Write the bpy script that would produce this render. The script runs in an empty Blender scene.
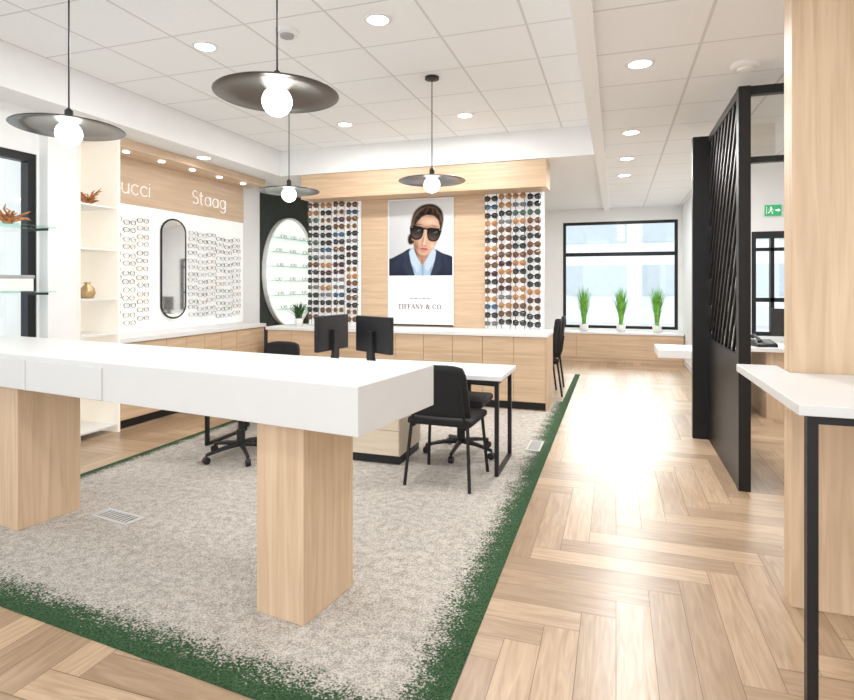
import bpy, bmesh, math, random
import numpy as np
from mathutils import Vector, Matrix
random.seed(7)
SC = bpy.context.scene
COL = SC.collection
PI = math.pi
try:
    SC.view_settings.view_transform = 'Standard'
    SC.view_settings.gamma = 1.10
except Exception:
    pass

# ------------------------------------------------------------------ camera
F = 570.0; CAMZ = 1.4; PSI = math.atan(189/570.0)
S_, C_ = math.sin(PSI), math.cos(PSI)
def at(u, v, z):
    k = (u-427)/F; d = F*(CAMZ-z)/(v-285)
    return Vector((d*(-S_+k*C_), d*(C_+k*S_), z))
def onY(u, Y):
    k = (u-427)/F
    return Y*(-S_+k*C_)/(C_+k*S_)
cam = bpy.data.cameras.new('camera'); camo = bpy.data.objects.new('camera', cam); COL.objects.link(camo)
camo.location = (0, 0, CAMZ); camo.rotation_euler = (PI/2, 0, PSI)
cam.sensor_fit = 'HORIZONTAL'; cam.sensor_width = 36; cam.lens = F/854*36
cam.shift_y = -65/854.0; cam.clip_start = .05
SC.camera = camo

# ------------------------------------------------------------------ materials
def newmat(name):
    m = bpy.data.materials.new(name); m.use_nodes = True
    nt = m.node_tree; b = nt.nodes['Principled BSDF']
    return m, nt, b
def mat(name, col, rough=.5, metal=0, emit=0, ecol=None, var=.04, scale=6, spec=.5, coat=0):
    m, nt, b = newmat(name)
    b.inputs['Roughness'].default_value = rough; b.inputs['Metallic'].default_value = metal
    b.inputs['Specular IOR Level'].default_value = spec
    if coat:
        b.inputs['Coat Weight'].default_value = coat; b.inputs['Coat Roughness'].default_value = .25; b.inputs['Coat IOR'].default_value = 1.5
    n = nt.nodes.new('ShaderNodeTexNoise'); n.inputs['Scale'].default_value = scale; n.inputs['Detail'].default_value = 3
    tc = nt.nodes.new('ShaderNodeTexCoord'); nt.links.new(tc.outputs['Object'], n.inputs['Vector'])
    r = nt.nodes.new('ShaderNodeValToRGB')
    r.color_ramp.elements[0].position = .3; r.color_ramp.elements[1].position = .7
    r.color_ramp.elements[0].color = [c*(1-var) for c in col]+[1]
    r.color_ramp.elements[1].color = [min(1, c*(1+var)) for c in col]+[1]
    nt.links.new(n.outputs['Fac'], r.inputs['Fac']); nt.links.new(r.outputs['Color'], b.inputs['Base Color'])
    if emit:
        b.inputs['Emission Color'].default_value = list(ecol or col)+[1]; b.inputs['Emission Strength'].default_value = emit
    return m
def oak(name, axis, a=(.70, .50, .325), b_=(.56, .38, .235), rough=.45):
    m, nt, b = newmat(name)
    tc = nt.nodes.new('ShaderNodeTexCoord'); mp = nt.nodes.new('ShaderNodeMapping')
    s = [26, 26, 26]; s[axis] = 1.3
    mp.inputs['Scale'].default_value = s
    nt.links.new(tc.outputs['Object'], mp.inputs['Vector'])
    n = nt.nodes.new('ShaderNodeTexNoise'); n.inputs['Scale'].default_value = 1.0; n.inputs['Detail'].default_value = 6; n.inputs['Distortion'].default_value = .8
    nt.links.new(mp.outputs['Vector'], n.inputs['Vector'])
    r = nt.nodes.new('ShaderNodeValToRGB'); r.color_ramp.elements[0].position = .34; r.color_ramp.elements[1].position = .66
    r.color_ramp.elements[0].color = list(b_)+[1]; r.color_ramp.elements[1].color = list(a)+[1]
    nt.links.new(n.outputs['Fac'], r.inputs['Fac']); nt.links.new(r.outputs['Color'], b.inputs['Base Color'])
    b.inputs['Roughness'].default_value = rough
    return m
def glass_mat(name, tint=(1, 1, 1), gloss=.08):
    m = bpy.data.materials.new(name); m.use_nodes = True; nt = m.node_tree; nt.nodes.clear()
    o = nt.nodes.new('ShaderNodeOutputMaterial'); mx = nt.nodes.new('ShaderNodeMixShader')
    t = nt.nodes.new('ShaderNodeBsdfTransparent'); g = nt.nodes.new('ShaderNodeBsdfGlossy')
    t.inputs[0].default_value = list(tint)+[1]; g.inputs['Roughness'].default_value = .03
    mx.inputs[0].default_value = gloss
    nt.links.new(t.outputs[0], mx.inputs[1]); nt.links.new(g.outputs[0], mx.inputs[2]); nt.links.new(mx.outputs[0], o.inputs[0])
    return m
def math_node(nt, op, a=None, b=None):
    n = nt.nodes.new('ShaderNodeMath'); n.operation = op
    for i, v in enumerate((a, b)):
        if v is None: continue
        if isinstance(v, (int, float)): n.inputs[i].default_value = v
        else: nt.links.new(v, n.inputs[i])
    return n.outputs[0]
def ceiling_mat(name, ox, oy, sx=.61, sy=.61):
    m, nt, b = newmat(name)
    tc = nt.nodes.new('ShaderNodeTexCoord'); sp = nt.nodes.new('ShaderNodeSeparateXYZ')
    nt.links.new(tc.outputs['Object'], sp.inputs[0])
    def line(o, off, s, w):
        f = math_node(nt, 'FRACT', math_node(nt, 'DIVIDE', math_node(nt, 'SUBTRACT', o, off-50*s), s))
        return math_node(nt, 'GREATER_THAN', math_node(nt, 'ABSOLUTE', math_node(nt, 'SUBTRACT', f, .5)), .5-w)
    l = math_node(nt, 'MAXIMUM', line(sp.outputs[0], ox, sx, .015), line(sp.outputs[1], oy, sy, .012))
    n = nt.nodes.new('ShaderNodeTexNoise'); n.inputs['Scale'].default_value = 140; nt.links.new(tc.outputs['Object'], n.inputs['Vector'])
    r = nt.nodes.new('ShaderNodeValToRGB'); r.color_ramp.elements[0].position = .35; r.color_ramp.elements[1].position = .55
    r.color_ramp.elements[0].color = (.90, .92, .93, 1); r.color_ramp.elements[1].color = (.955, .975, .985, 1)
    nt.links.new(n.outputs['Fac'], r.inputs['Fac'])
    mx = nt.nodes.new('ShaderNodeMixRGB'); nt.links.new(l, mx.inputs[0]); nt.links.new(r.outputs['Color'], mx.inputs[1]); mx.inputs[2].default_value = (.70, .70, .70, 1)
    nt.links.new(mx.outputs[0], b.inputs['Base Color']); b.inputs['Roughness'].default_value = .9
    return m
def floor_mat():
    m, nt, b = newmat('herringbone_oak')
    at_ = nt.nodes.new('ShaderNodeAttribute'); at_.attribute_name = 'plank'
    uv = nt.nodes.new('ShaderNodeUVMap'); uv.uv_map = 'UVMap'
    mp = nt.nodes.new('ShaderNodeMapping'); mp.inputs['Scale'].default_value = (2.6, 28, 1)
    nt.links.new(uv.outputs[0], mp.inputs['Vector'])
    n = nt.nodes.new('ShaderNodeTexNoise'); n.inputs['Scale'].default_value = 1.2; n.inputs['Detail'].default_value = 6; n.inputs['Distortion'].default_value = 1.4
    nt.links.new(mp.outputs[0], n.inputs['Vector'])
    r = nt.nodes.new('ShaderNodeValToRGB'); r.color_ramp.elements[0].position = .25; r.color_ramp.elements[1].position = .72
    r.color_ramp.elements[0].color = (.385, .245, .142, 1); r.color_ramp.elements[1].color = (.61, .435, .282, 1)
    nt.links.new(n.outputs['Fac'], r.inputs['Fac'])
    r2 = nt.nodes.new('ShaderNodeValToRGB')
    r2.color_ramp.elements[0].color = (.62, .585, .55, 1); r2.color_ramp.elements[1].color = (1.0, 1.0, 1.0, 1)
    nt.links.new(at_.outputs['Fac'], r2.inputs['Fac'])
    mx = nt.nodes.new('ShaderNodeMixRGB'); mx.blend_type = 'MULTIPLY'; mx.inputs[0].default_value = 1
    nt.links.new(r.outputs['Color'], mx.inputs[1]); nt.links.new(r2.outputs['Color'], mx.inputs[2])
    nt.links.new(mx.outputs[0], b.inputs['Base Color']); b.inputs['Roughness'].default_value = .30
    b.inputs['Specular IOR Level'].default_value = .65
    return m
def carpet_mat():
    m, nt, b = newmat('carpet_pile')
    tc = nt.nodes.new('ShaderNodeTexCoord'); sp = nt.nodes.new('ShaderNodeSeparateXYZ'); nt.links.new(tc.outputs['Object'], sp.inputs[0])
    X, Y = sp.outputs[0], sp.outputs[1]
    dr = math_node(nt, 'SUBTRACT', -.53, X)
    df = math_node(nt, 'ADD', math_node(nt, 'MULTIPLY', math_node(nt, 'ADD', X, .53), .0917), math_node(nt, 'MULTIPLY', math_node(nt, 'SUBTRACT', Y, 1.585), .9958))
    dl = math_node(nt, 'MULTIPLY', math_node(nt, 'ADD', X, 3.75), 1.6)
    d = math_node(nt, 'MINIMUM', math_node(nt, 'MINIMUM', dr, df), dl)
    n1 = nt.nodes.new('ShaderNodeTexNoise'); n1.inputs['Scale'].default_value = 9; n1.inputs['Detail'].default_value = 3
    n2 = nt.nodes.new('ShaderNodeTexNoise'); n2.inputs['Scale'].default_value = 115; n2.inputs['Detail'].default_value = 3
    for n in (n1, n2): nt.links.new(tc.outputs['Object'], n.inputs['Vector'])
    dd = math_node(nt, 'ADD', d, math_node(nt, 'ADD', math_node(nt, 'MULTIPLY', math_node(nt, 'SUBTRACT', n1.outputs['Fac'], .5), .15), math_node(nt, 'MULTIPLY', math_node(nt, 'SUBTRACT', n2.outputs['Fac'], .5), .44)))
    msk = nt.nodes.new('ShaderNodeMapRange'); msk.inputs[1].default_value = .11; msk.inputs[2].default_value = .18
    nt.links.new(dd, msk.inputs[0])
    n3 = nt.nodes.new('ShaderNodeTexNoise'); n3.inputs['Scale'].default_value = 140; n3.inputs['Detail'].default_value = 3; nt.links.new(tc.outputs['Object'], n3.inputs['Vector'])
    n4 = nt.nodes.new('ShaderNodeTexNoise'); n4.inputs['Scale'].default_value = 22; n4.inputs['Detail'].default_value = 6; nt.links.new(tc.outputs['Object'], n4.inputs['Vector'])
    mixed = math_node(nt, 'ADD', math_node(nt, 'MULTIPLY', n3.outputs['Fac'], .68), math_node(nt, 'MULTIPLY', n4.outputs['Fac'], .32))
    r = nt.nodes.new('ShaderNodeValToRGB'); r.color_ramp.elements[0].position = .38; r.color_ramp.elements[1].position = .60
    r.color_ramp.elements[0].color = (.27, .24, .21, 1); r.color_ramp.elements[1].color = (.60, .55, .495, 1)
    nt.links.new(mixed, r.inputs['Fac'])
    g = nt.nodes.new('ShaderNodeValToRGB'); g.color_ramp.elements[0].position = .35; g.color_ramp.elements[1].position = .65
    g.color_ramp.elements[0].color = (.011, .033, .014, 1); g.color_ramp.elements[1].color = (.046, .098, .044, 1)
    nt.links.new(n3.outputs['Fac'], g.inputs['Fac'])
    mx = nt.nodes.new('ShaderNodeMixRGB'); nt.links.new(msk.outputs[0], mx.inputs[0]); nt.links.new(g.outputs['Color'], mx.inputs[1]); nt.links.new(r.outputs['Color'], mx.inputs[2])
    nt.links.new(mx.outputs[0], b.inputs['Base Color']); b.inputs['Roughness'].default_value = .95
    b.inputs['Specular IOR Level'].default_value = .1
    return m

WHITE = mat('white_laminate', (.83, .83, .82), .35, var=.01)
COUNTER = mat('counter_white_laminate', (.68, .675, .665), .4, var=.01)
WALL = mat('white_wall_paint', (.885, .895, .895), .8, var=.012)
EDGEW = mat('white_beam_paint', (.94, .945, .945), .8, var=.01)
OAKZ = oak('oak_upright_grain', 2); OAKX = oak('oak_level_grain', 0); OAKY = oak('oak_level_grain_deep', 1, (.74, .56, .40), (.64, .46, .31))
BLACK = mat('black_powder_coat', (.006, .006, .0065), .42, var=.1, spec=.3)
BLACKF = mat('black_upholstery', (.008, .008, .009), .75, var=.2, scale=60, spec=.3)
PLAST = mat('black_plastic', (.010, .010, .012), .45, var=.1, spec=.35)
SHADE = mat('dark_bronze_lacquer', (.022, .015, .010), .28, .25, var=.1, spec=.45, coat=.35)
BULB = mat('opal_glow', (1, .96, .9), .4, emit=4, ecol=(1, .95, .88))
GLOW = mat('downlight_glow', (1, .96, .9), .4, emit=9, ecol=(1, .97, .92))
TRIMW = mat('white_ring', (.85, .85, .84), .5, var=.01)
GLASS = glass_mat('clear_glass', (.97, .99, .98), .06)
TRANS = glass_mat('transom_glass', (.93, .96, .96), .22)
SHELFG = glass_mat('shelf_glass', (.78, .92, .87), .12)
MIRROR = mat('mirror_silver', (.97, .98, .98), .04, .95, var=.005)
CHROME = mat('chrome', (.40, .40, .40), .25, 1, var=.02)
BRASS = mat('aged_brass', (.50, .36, .18), .35, .8, var=.15, scale=20)
DARKW = mat('dark_green_wall', (.012, .018, .014), .7, var=.4, scale=30)
GREEN = mat('grass_leaf', (.17, .46, .055), .5, var=.45, scale=14)
DGREEN = mat('dark_leaf', (.03, .10, .02), .5, var=.5, scale=14)
POTW = mat('white_pot', (.82, .82, .8), .4, var=.01)
GREY = mat('grey_plastic', (.35, .35, .35), .5)
VENTM = mat('vent_enamel', (.58, .57, .55), .5)
BRIGHT = mat('backlit_panel', (.9, .9, .89), .5, emit=.28, ecol=(1, .99, .97), var=.01)
OVALW = mat('lit_oval_panel', (.90, .94, .91), .5, emit=.55, ecol=(.94, 1, .96), var=.01)
WARMW = mat('niche_white_warm_glow', (.84, .815, .77), .6, emit=.08, ecol=(1, .94, .85), var=.01)  # faint warm niche lighting put into the side panel's colour and emission
NICHEB = mat('niche_panel_glow', (.80, .755, .67), .6, emit=.32, ecol=(1, .91, .77), var=.02)  # panel glows to stand in for the warm light inside the niche
RUST = mat('rust_ornament', (.48, .18, .06), .6, var=.5, scale=25)
SIGNG = mat('sign_green', (.0, .32, .10), .4, emit=.25, ecol=(0, .6, .2))
SIGNW = mat('sign_white', (.9, .92, .9), .4, emit=.4)

# ------------------------------------------------------------------ mesh helpers
def face(bm, vs, mi=0):
    try:
        f = bm.faces.new(vs); f.material_index = mi; return f
    except ValueError:
        return None
def box(bm, a, b, mi=0):
    x0, y0, z0 = a; x1, y1, z1 = b
    v = [bm.verts.new(p) for p in ((x0,y0,z0),(x1,y0,z0),(x1,y1,z0),(x0,y1,z0),(x0,y0,z1),(x1,y0,z1),(x1,y1,z1),(x0,y1,z1))]
    for q in ((3,2,1,0),(4,5,6,7),(0,1,5,4),(1,2,6,5),(2,3,7,6),(3,0,4,7)):
        face(bm, [v[i] for i in q], mi)
def prism(bm, poly, z0, z1, mi=0):
    lo = [bm.verts.new((x, y, z0)) for x, y in poly]; hi = [bm.verts.new((x, y, z1)) for x, y in poly]
    n = len(poly)
    face(bm, lo[::-1], mi); face(bm, hi, mi)
    for i in range(n): face(bm, [lo[i], lo[(i+1) % n], hi[(i+1) % n], hi[i]], mi)
def extr(bm, pts, vec, mi=0):
    vec = Vector(vec)
    lo = [bm.verts.new(p) for p in pts]; hi = [bm.verts.new(Vector(p)+vec) for p in pts]
    n = len(pts)
    face(bm, lo[::-1], mi); face(bm, hi, mi)
    for i in range(n): face(bm, [lo[i], lo[(i+1) % n], hi[(i+1) % n], hi[i]], mi)
def tube(bm, pts, r, seg=8, mi=0, closed=False):
    pts = [Vector(p) for p in pts]; n = len(pts); rings = []
    rr = r if isinstance(r, (list, tuple)) else [r]*n
    for i, p in enumerate(pts):
        if closed: t = pts[(i+1) % n]-pts[i-1]
        else: t = pts[min(i+1, n-1)]-pts[max(i-1, 0)]
        t.normalize()
        up = Vector((0, 0, 1)) if abs(t.z) < .9 else Vector((1, 0, 0))
        a = t.cross(up).normalized(); b = t.cross(a).normalized()
        rings.append([bm.verts.new(p+a*(rr[i]*math.cos(2*PI*k/seg))+b*(rr[i]*math.sin(2*PI*k/seg))) for k in range(seg)])
    m = n if closed else n-1
    for i in range(m):
        A, B = rings[i], rings[(i+1) % n]
        for k in range(seg): face(bm, [A[k], A[(k+1) % seg], B[(k+1) % seg], B[k]], mi)
    if not closed:
        face(bm, rings[0][::-1], mi); face(bm, rings[-1], mi)
def lathe(bm, prof, seg=32, c=(0, 0, 0), mi=0):
    rings = []
    for r, z in prof:
        if r < 1e-6: rings.append([bm.verts.new((c[0], c[1], c[2]+z))])
        else: rings.append([bm.verts.new((c[0]+r*math.cos(2*PI*k/seg), c[1]+r*math.sin(2*PI*k/seg), c[2]+z)) for k in range(seg)])
    for A, B in zip(rings, rings[1:]):
        for k in range(seg):
            k2 = (k+1) % seg
            if len(A) == 1 and len(B) == 1: continue
            if len(A) == 1: face(bm, [A[0], B[k2], B[k]], mi)
            elif len(B) == 1: face(bm, [A[k], A[k2], B[0]], mi)
            else: face(bm, [A[k], A[k2], B[k2], B[k]], mi)
def obj(name, bm, mats, parent=None, loc=(0, 0, 0), rot=(0, 0, 0), bevel=0, smooth=False, normals=True):
    if normals: bmesh.ops.recalc_face_normals(bm, faces=bm.faces[:])
    me = bpy.data.meshes.new(name); bm.to_mesh(me); bm.free()
    for m in (mats if isinstance(mats, (list, tuple)) else [mats]): me.materials.append(m)
    if smooth:
        for p in me.polygons: p.use_smooth = True
    o = bpy.data.objects.new(name, me); COL.objects.link(o)
    o.location = loc; o.rotation_euler = rot
    if parent: o.parent = parent
    if bevel:
        b = o.modifiers.new('bevel', 'BEVEL'); b.width = bevel; b.segments = 2; b.limit_method = 'ANGLE'; b.angle_limit = .6
    return o
def B(*boxes):
    bm = bmesh.new()
    for a, b in boxes: box(bm, a, b)
    return bm
def tag(o, label, cat, group=None):
    o['label'] = label; o['category'] = cat
    if group: o['group'] = group
    return o
def thing(name, label, cat, loc=(0, 0, 0), rotz=0, group=None):
    o = bpy.data.objects.new(name, None); COL.objects.link(o); o.empty_display_size = .1
    o.location = loc; o.rotation_euler = (0, 0, rotz)
    return tag(o, label, cat, group)
def struct(name, bm, m, **k):
    o = obj(name, bm, m, **k); o['kind'] = 'structure'; return o
def dup(root, loc, rotz, label=None, group=None):
    r = root.copy(); COL.objects.link(r); r.location = loc; r.rotation_euler = (0, 0, rotz)
    if label: r['label'] = label
    if group: r['group'] = group
    for ch in list(root.children):
        c = ch.copy(); COL.objects.link(c); c.parent = r
        for g in list(ch.children):
            d = g.copy(); COL.objects.link(d); d.parent = c
    return r

# ------------------------------------------------------------------ the setting
XL = -5.0; YB = 11.3; ZC = 2.85; ZT = 3.18
bm = bmesh.new(); uvl = bm.loops.layers.uv.new('UVMap'); pl = bm.faces.layers.float.new('plank')
W = .14; n = 6
ROT = 0.0
ca = math.cos(ROT); sa = math.sin(ROT)
def plank(x0, y0, x1, y1, horiz):
    cx, cy = (x0+x1)/2*W, (y0+y1)/2*W
    wx, wy = cx*ca-cy*sa, cx*sa+cy*ca
    if not (-5.0 < wx < 3.9 and -.9 < wy < 11.3): return
    e = .0013
    pts = [(x0*W+e, y0*W+e), (x1*W-e, y0*W+e), (x1*W-e, y1*W-e), (x0*W+e, y1*W-e)]
    vs = [bm.verts.new((x*ca-y*sa, x*sa+y*ca, 0)) for x, y in pts]
    f = bm.faces.new(vs); f[pl] = random.random()
    ou, ov = random.uniform(0, 50), random.uniform(0, 50)
    for lp, (x, y) in zip(f.loops, pts):
        u, v = (x, y) if horiz else (y, x)
        lp[uvl].uv = (u+ou, v+ov)
for i in range(-120, 180):
    for j in range(-20, 21):
        ox, oy = i+n*j, i-n*j
        plank(ox, oy, ox+n, oy+1, True); plank(ox, oy+1, ox+1, oy+n+1, False)
box(bm, (-5.1, -1, -.1), (4.1, 11.4, -.002), 1)
floor = struct('floor', bm, [floor_mat(), mat('plank_joint', (.20, .13, .08), .7)], normals=False)

# ceilings
cm = bmesh.new(); box(cm, (-4.3, -1, ZT), (-.2, 6.7, ZT+.1))
struct('ceiling', cm, ceiling_mat('tile_left', -1.19, .25))
cm = bmesh.new(); box(cm, (-.12, -1, ZC), (4.1, 11.4, ZC+.08))
struct('ceiling_corridor', cm, ceiling_mat('tile_right', .483, .1, .61, .61))
struct('ceiling_edge', B(((-.222, -1, ZC-.045), (-.115, 11.3, ZT)),), EDGEW)
struct('ceiling_soffit', B(((XL-.1, -1, ZC), (-4.25, 6.6, ZT))), WALL)
struct('ceiling_bulkhead', B(((XL-.1, 6.6, ZC), (-.222, 11.4, ZT))), WALL)
# walls
def wall_hole_Y(name, x0, x1, y0, y1, hx0, hx1, hz0, hz1, z1=ZC):
    return struct(name, B(((x0, y0, 0), (hx0, y1, z1)), ((hx1, y0, 0), (x1, y1, z1)), ((hx0, y0, 0), (hx1, y1, hz0)), ((hx0, y0, hz1), (hx1, y1, z1))), WALL)
wx0, wx1 = onY(563, YB), onY(678, YB)
wall_hole_Y('wall_back', -5.1, 1.25, YB, YB+.12, wx0, wx1, .58, 2.60)
struct('wall_left', B(((-4.72, -1, 0), (-4.6, .8, ZC)), ((-4.72, 3.5, 0), (-4.6, 3.52, ZC)), ((-4.72, .8, 0), (-4.6, 3.5, .5)), ((-4.72, .8, 2.49), (-4.6, 3.5, ZC))), WALL)
struct('wall_left_pier', B(((XL, 3.52, 0), (-4.5, 3.80, ZC))), WALL, bevel=.004)
struct('wall_left_display', B(((XL-.1, 3.52, 0), (XL, 11.3, ZC))), WALL)
struct('wall_left_alcove', B(((XL, 7.22, 0), (XL+.012, 9.2, ZC))), DARKW)
struct('wall_display', B(((-4.05, 7.0, 0), (-.84, 7.14, ZC))), WALL)
struct('wall_corridor', B(((1.15, 7.72, 0), (1.25, YB, ZC))), WALL)
OZ0, OZ1 = .80, 2.03
wall_hole_Y('wall_office', 1.15, 4.0, 7.6, 7.72, 1.52, 2.5, OZ0, OZ1)
struct('wall_right', B(((4.0, -1, 0), (4.1, YB, ZC))), WALL)
struct('baseboard_corridor', B(((1.137, 7.75, 0), (1.15, YB, .1))), WHITE)
# windows
def win(name, parts, pane_bm):
    w = struct(name, B(*parts), BLACK)
    p = obj('pane', pane_bm, GLASS, w); return w
f_ = .055
wz0, wz1 = .58, 2.60
y0, y1 = YB+.01, YB+.08
zm = 1.4+(285-254)*10.7/570
win('window_1', [((wx0, y0, wz0), (wx0+f_, y1, wz1)), ((wx1-f_, y0, wz0), (wx1, y1, wz1)), ((wx0+f_, y0, wz0), (wx1-f_, y1, wz0+f_)), ((wx0+f_, y0, wz1-f_), (wx1-f_, y1, wz1)), ((wx0+f_, y0, zm-.035), (wx1-f_, y1, zm+.035))],
    B(((wx0+f_, YB+.04, wz0+f_), (wx1-f_, YB+.046, wz1-f_))))
g = .07
win('window_2', [((-4.69, .8, .5), (-4.61, .8+g, 2.49)), ((-4.69, 3.5-g, .5), (-4.61, 3.5, 2.49)), ((-4.69, .8+g, .5), (-4.61, 3.5-g, .5+g)), ((-4.69, .8+g, 2.49-g), (-4.61, 3.5-g, 2.49)), ((-4.69, 2.1, .5+g), (-4.61, 2.16, 2.49-g)), ((-4.69, 2.92, .5+g), (-4.61, 2.98, 2.49-g))],
    B(((-4.655, .8+g, .5+g), (-4.65, 3.5-g, 2.49-g))))
win('window_3', [((1.52, 7.61, OZ0), (1.57, 7.69, OZ1)), ((2.45, 7.61, OZ0), (2.5, 7.69, OZ1)), ((1.57, 7.61, OZ0), (2.45, 7.69, OZ0+.05)), ((1.57, 7.61, OZ1-.08), (2.45, 7.69, OZ1)), ((1.72, 7.61, OZ0+.05), (1.76, 7.69, OZ1-.08)), ((1.57, 7.61, 1.80), (2.45, 7.69, 1.84)), ((1.57, 7.61, 1.20), (2.45, 7.69, 1.25))],
    B(((1.57, 7.645, OZ0+.05), (2.45, 7.65, OZ1-.08))))

# carpet
bm = bmesh.new()
prism(bm, [(-.53, 1.585), (-.53, 9.2), (-.61, 9.2), (-.61, 7.0), (-.705, 7.0), (-.705, 6.37), (-3.75, 6.37), (-3.75, 1.882)], .0005, .005)
tag(obj('carpet', bm, carpet_mat()), 'beige speckled carpet with ragged dark green border', 'carpet')
ZF = .0055

# ------------------------------------------------------------------ front counter
t = thing('reception_counter', 'long white counter on thick oak legs in the foreground', 'counter', (-.913, 1.935, ZF), -math.atan2(.1417, .99))
obj('countertop', B(((-3.6, 0, .825), (0, .65, 1.015))), COUNTER, t, bevel=.004)
for a, b in ((-2.119, -1.479), (-2.759, -2.119)):
    obj('drawer', B(((a+.004, -.010, .831), (b-.004, 0, .990))), COUNTER, t, bevel=.002)
for a in (-.56, -2.59, -3.5):
    obj('leg', B(((a, .07, 0), (a+.25, .43, .825))), OAKZ, t, bevel=.003)

# ------------------------------------------------------------------ right counter, oak column
tag(obj('oak_column', B(((.725, 2.85, 0), (1.35, 2.97, ZC))), OAKZ, bevel=.003), 'full height oak clad column rising beside the right white counter', 'column')
t = thing('side_counter', 'white counter on a black metal frame at the right edge, wrapping the oak column', 'counter', (0, 0, 0))
bm = bmesh.new(); prism(bm, [(.551, 2.09), (1.7, 2.09), (1.7, 2.845), (.72, 2.845), (.72, 3.08), (.551, 3.08)], .985, 1.02)
obj('countertop', bm, COUNTER, t, bevel=.003)
for x in (.585, 1.64):
    obj('leg', B(((x, 2.13, 0), (x+.032, 2.162, .953))), BLACK, t)
obj('top_rail', B(((.585, 2.13, .953), (1.672, 2.162, .985))), BLACK, t)
obj('support_cleat', B(((.73, 2.81, .945), (1.65, 2.849, .985))), BLACK, t)

# ------------------------------------------------------------------ black slatted partition
t = thing('partition_screen', 'black full height slatted screen dividing the corridor from the office', 'partition', (0, 0, 0))
PX = .79
obj('post', B(((PX, 4.34, 0), (PX+.075, 4.42, 2.75))), BLACK, t, bevel=.002)
obj('side_panel', B(((.665, 5.70, 0), (PX+.03, 5.78, 2.75))), BLACK, t, bevel=.002)
obj('lower_panel', B(((PX+.005, 4.42, 0), (PX+.055, 5.70, .88))), BLACK, t, bevel=.002)
obj('top_rail', B(((PX+.005, 4.42, 2.69), (PX+.055, 5.70, 2.75))), BLACK, t)
obj('middle_rail', B(((PX+.005, 4.42, .88), (PX+.055, 5.70, .92))), BLACK, t)
bm = bmesh.new()
ya, yb, za, zb = 4.42, 5.70, .92, 2.69
def bars(lean, step, w, xa, xb, start=0):
    lo, hi = min(ya, ya-lean), max(yb, yb-lean)
    b0 = lo+step*.5+start
    while b0 < hi:
        p0, p1 = 0.0, 1.0
        for lim, sgn in ((ya, 1), (yb, -1)):
            f0 = sgn*(b0-lim); f1 = sgn*(b0+lean-lim)
            if f0 < 0 and f1 < 0: p1 = -1
            elif f0 < 0: p0 = max(p0, f0/(f0-f1))
            elif f1 < 0: p1 = min(p1, f0/(f0-f1))
        if p1-p0 > .04:
            A = (b0+lean*p0, za+(zb-za)*p0); Q = (b0+lean*p1, za+(zb-za)*p1)
            extr(bm, [(xa, A[0]-w/2, A[1]), (xa, A[0]+w/2, A[1]), (xa, Q[0]+w/2, Q[1]), (xa, Q[0]-w/2, Q[1])], (xb-xa, 0, 0))
        b0 += step
bars(-1.15, .155, .045, PX+.012, PX+.03)
bars(.75, .36, .045, PX+.031, PX+.048)
obj('slats', bm, BLACK, t)
t = thing('transom_frame', 'black framed glass transom above the office opening right of the slatted screen', 'glass frame', (0, 0, 0))
obj('top_bar', B(((PX+.076, 4.36, 2.69), (2.6, 4.41, 2.75))), BLACK, t)
obj('lower_bar', B(((PX+.076, 4.36, 2.23), (2.6, 4.41, 2.27))), BLACK, t)
obj('side_post', B(((2.6, 4.36, 0), (2.66, 4.41, 2.75))), BLACK, t)
obj('pane', B(((PX+.076, 4.382, 2.27), (2.6, 4.388, 2.69))), TRANS, t)

# ------------------------------------------------------------------ cabinets
def cabinet(name, label, w, d, h, loc, rotz, group):
    t = thing(name, label, 'cabinet', loc, rotz, group)
    obj('body', B(((0, .02, .09), (w, d, h))), OAKZ, t)
    obj('toe_kick', B(((0, .07, 0), (w, d, .09))), PLAST, t)
    obj('door', B(((.003, 0, .1), (w/2-.002, .02, h-.005))), OAKX, t, bevel=.001)
    obj('door', B(((w/2+.002, 0, .1), (w-.003, .02, h-.005))), OAKX, t, bevel=.001)
    return t
x0 = -4.3; w = (4.3-.735)/5
for i in range(5):
    lab = ['oak base cabinet under the long back worktop, behind the potted plant', 'second oak base cabinet of back row, under left sunglasses rack', 'oak base cabinet below left half of the portrait poster', 'oak base cabinet below the right half of the portrait poster', 'oak base cabinet at the right end, below the right sunglasses rack'][i]
    cabinet('base_cabinet', lab, w, .56, .82, (x0+i*w, 6.38, 0), 0, 'oak base cabinets along the back')
tag(obj('worktop', B(((-4.32, 6.365, .82), (-.715, 6.998, .86))), WHITE, bevel=.003), 'long white worktop on the oak cabinets below the poster', 'worktop')
tag(obj('end_panel', B(((-.735, 6.37, 0), (-.717, 6.945, .82))), OAKZ), 'oak end panel closing the right end of back cabinets', 'panel')
wl = (6.60-4.26)/4
for i in range(4):
    lab = ['oak base cabinet nearest the lit niche, under the left eyewear wall', 'second oak base cabinet from the lit niche, below the tall mirror', 'third oak base cabinet from the lit niche, beyond the tall mirror', 'oak base cabinet at the far end of left wall row'][i]
    cabinet('base_cabinet', lab, wl, .47, .84, (-4.50, 4.26+i*wl, 0), PI/2, 'oak base cabinets along the left wall')
tag(obj('worktop', B(((-4.985, 4.255, .84), (-4.48, 6.62, .885))), WHITE, bevel=.003), 'white worktop running below the left eyewear wall', 'worktop')

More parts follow.
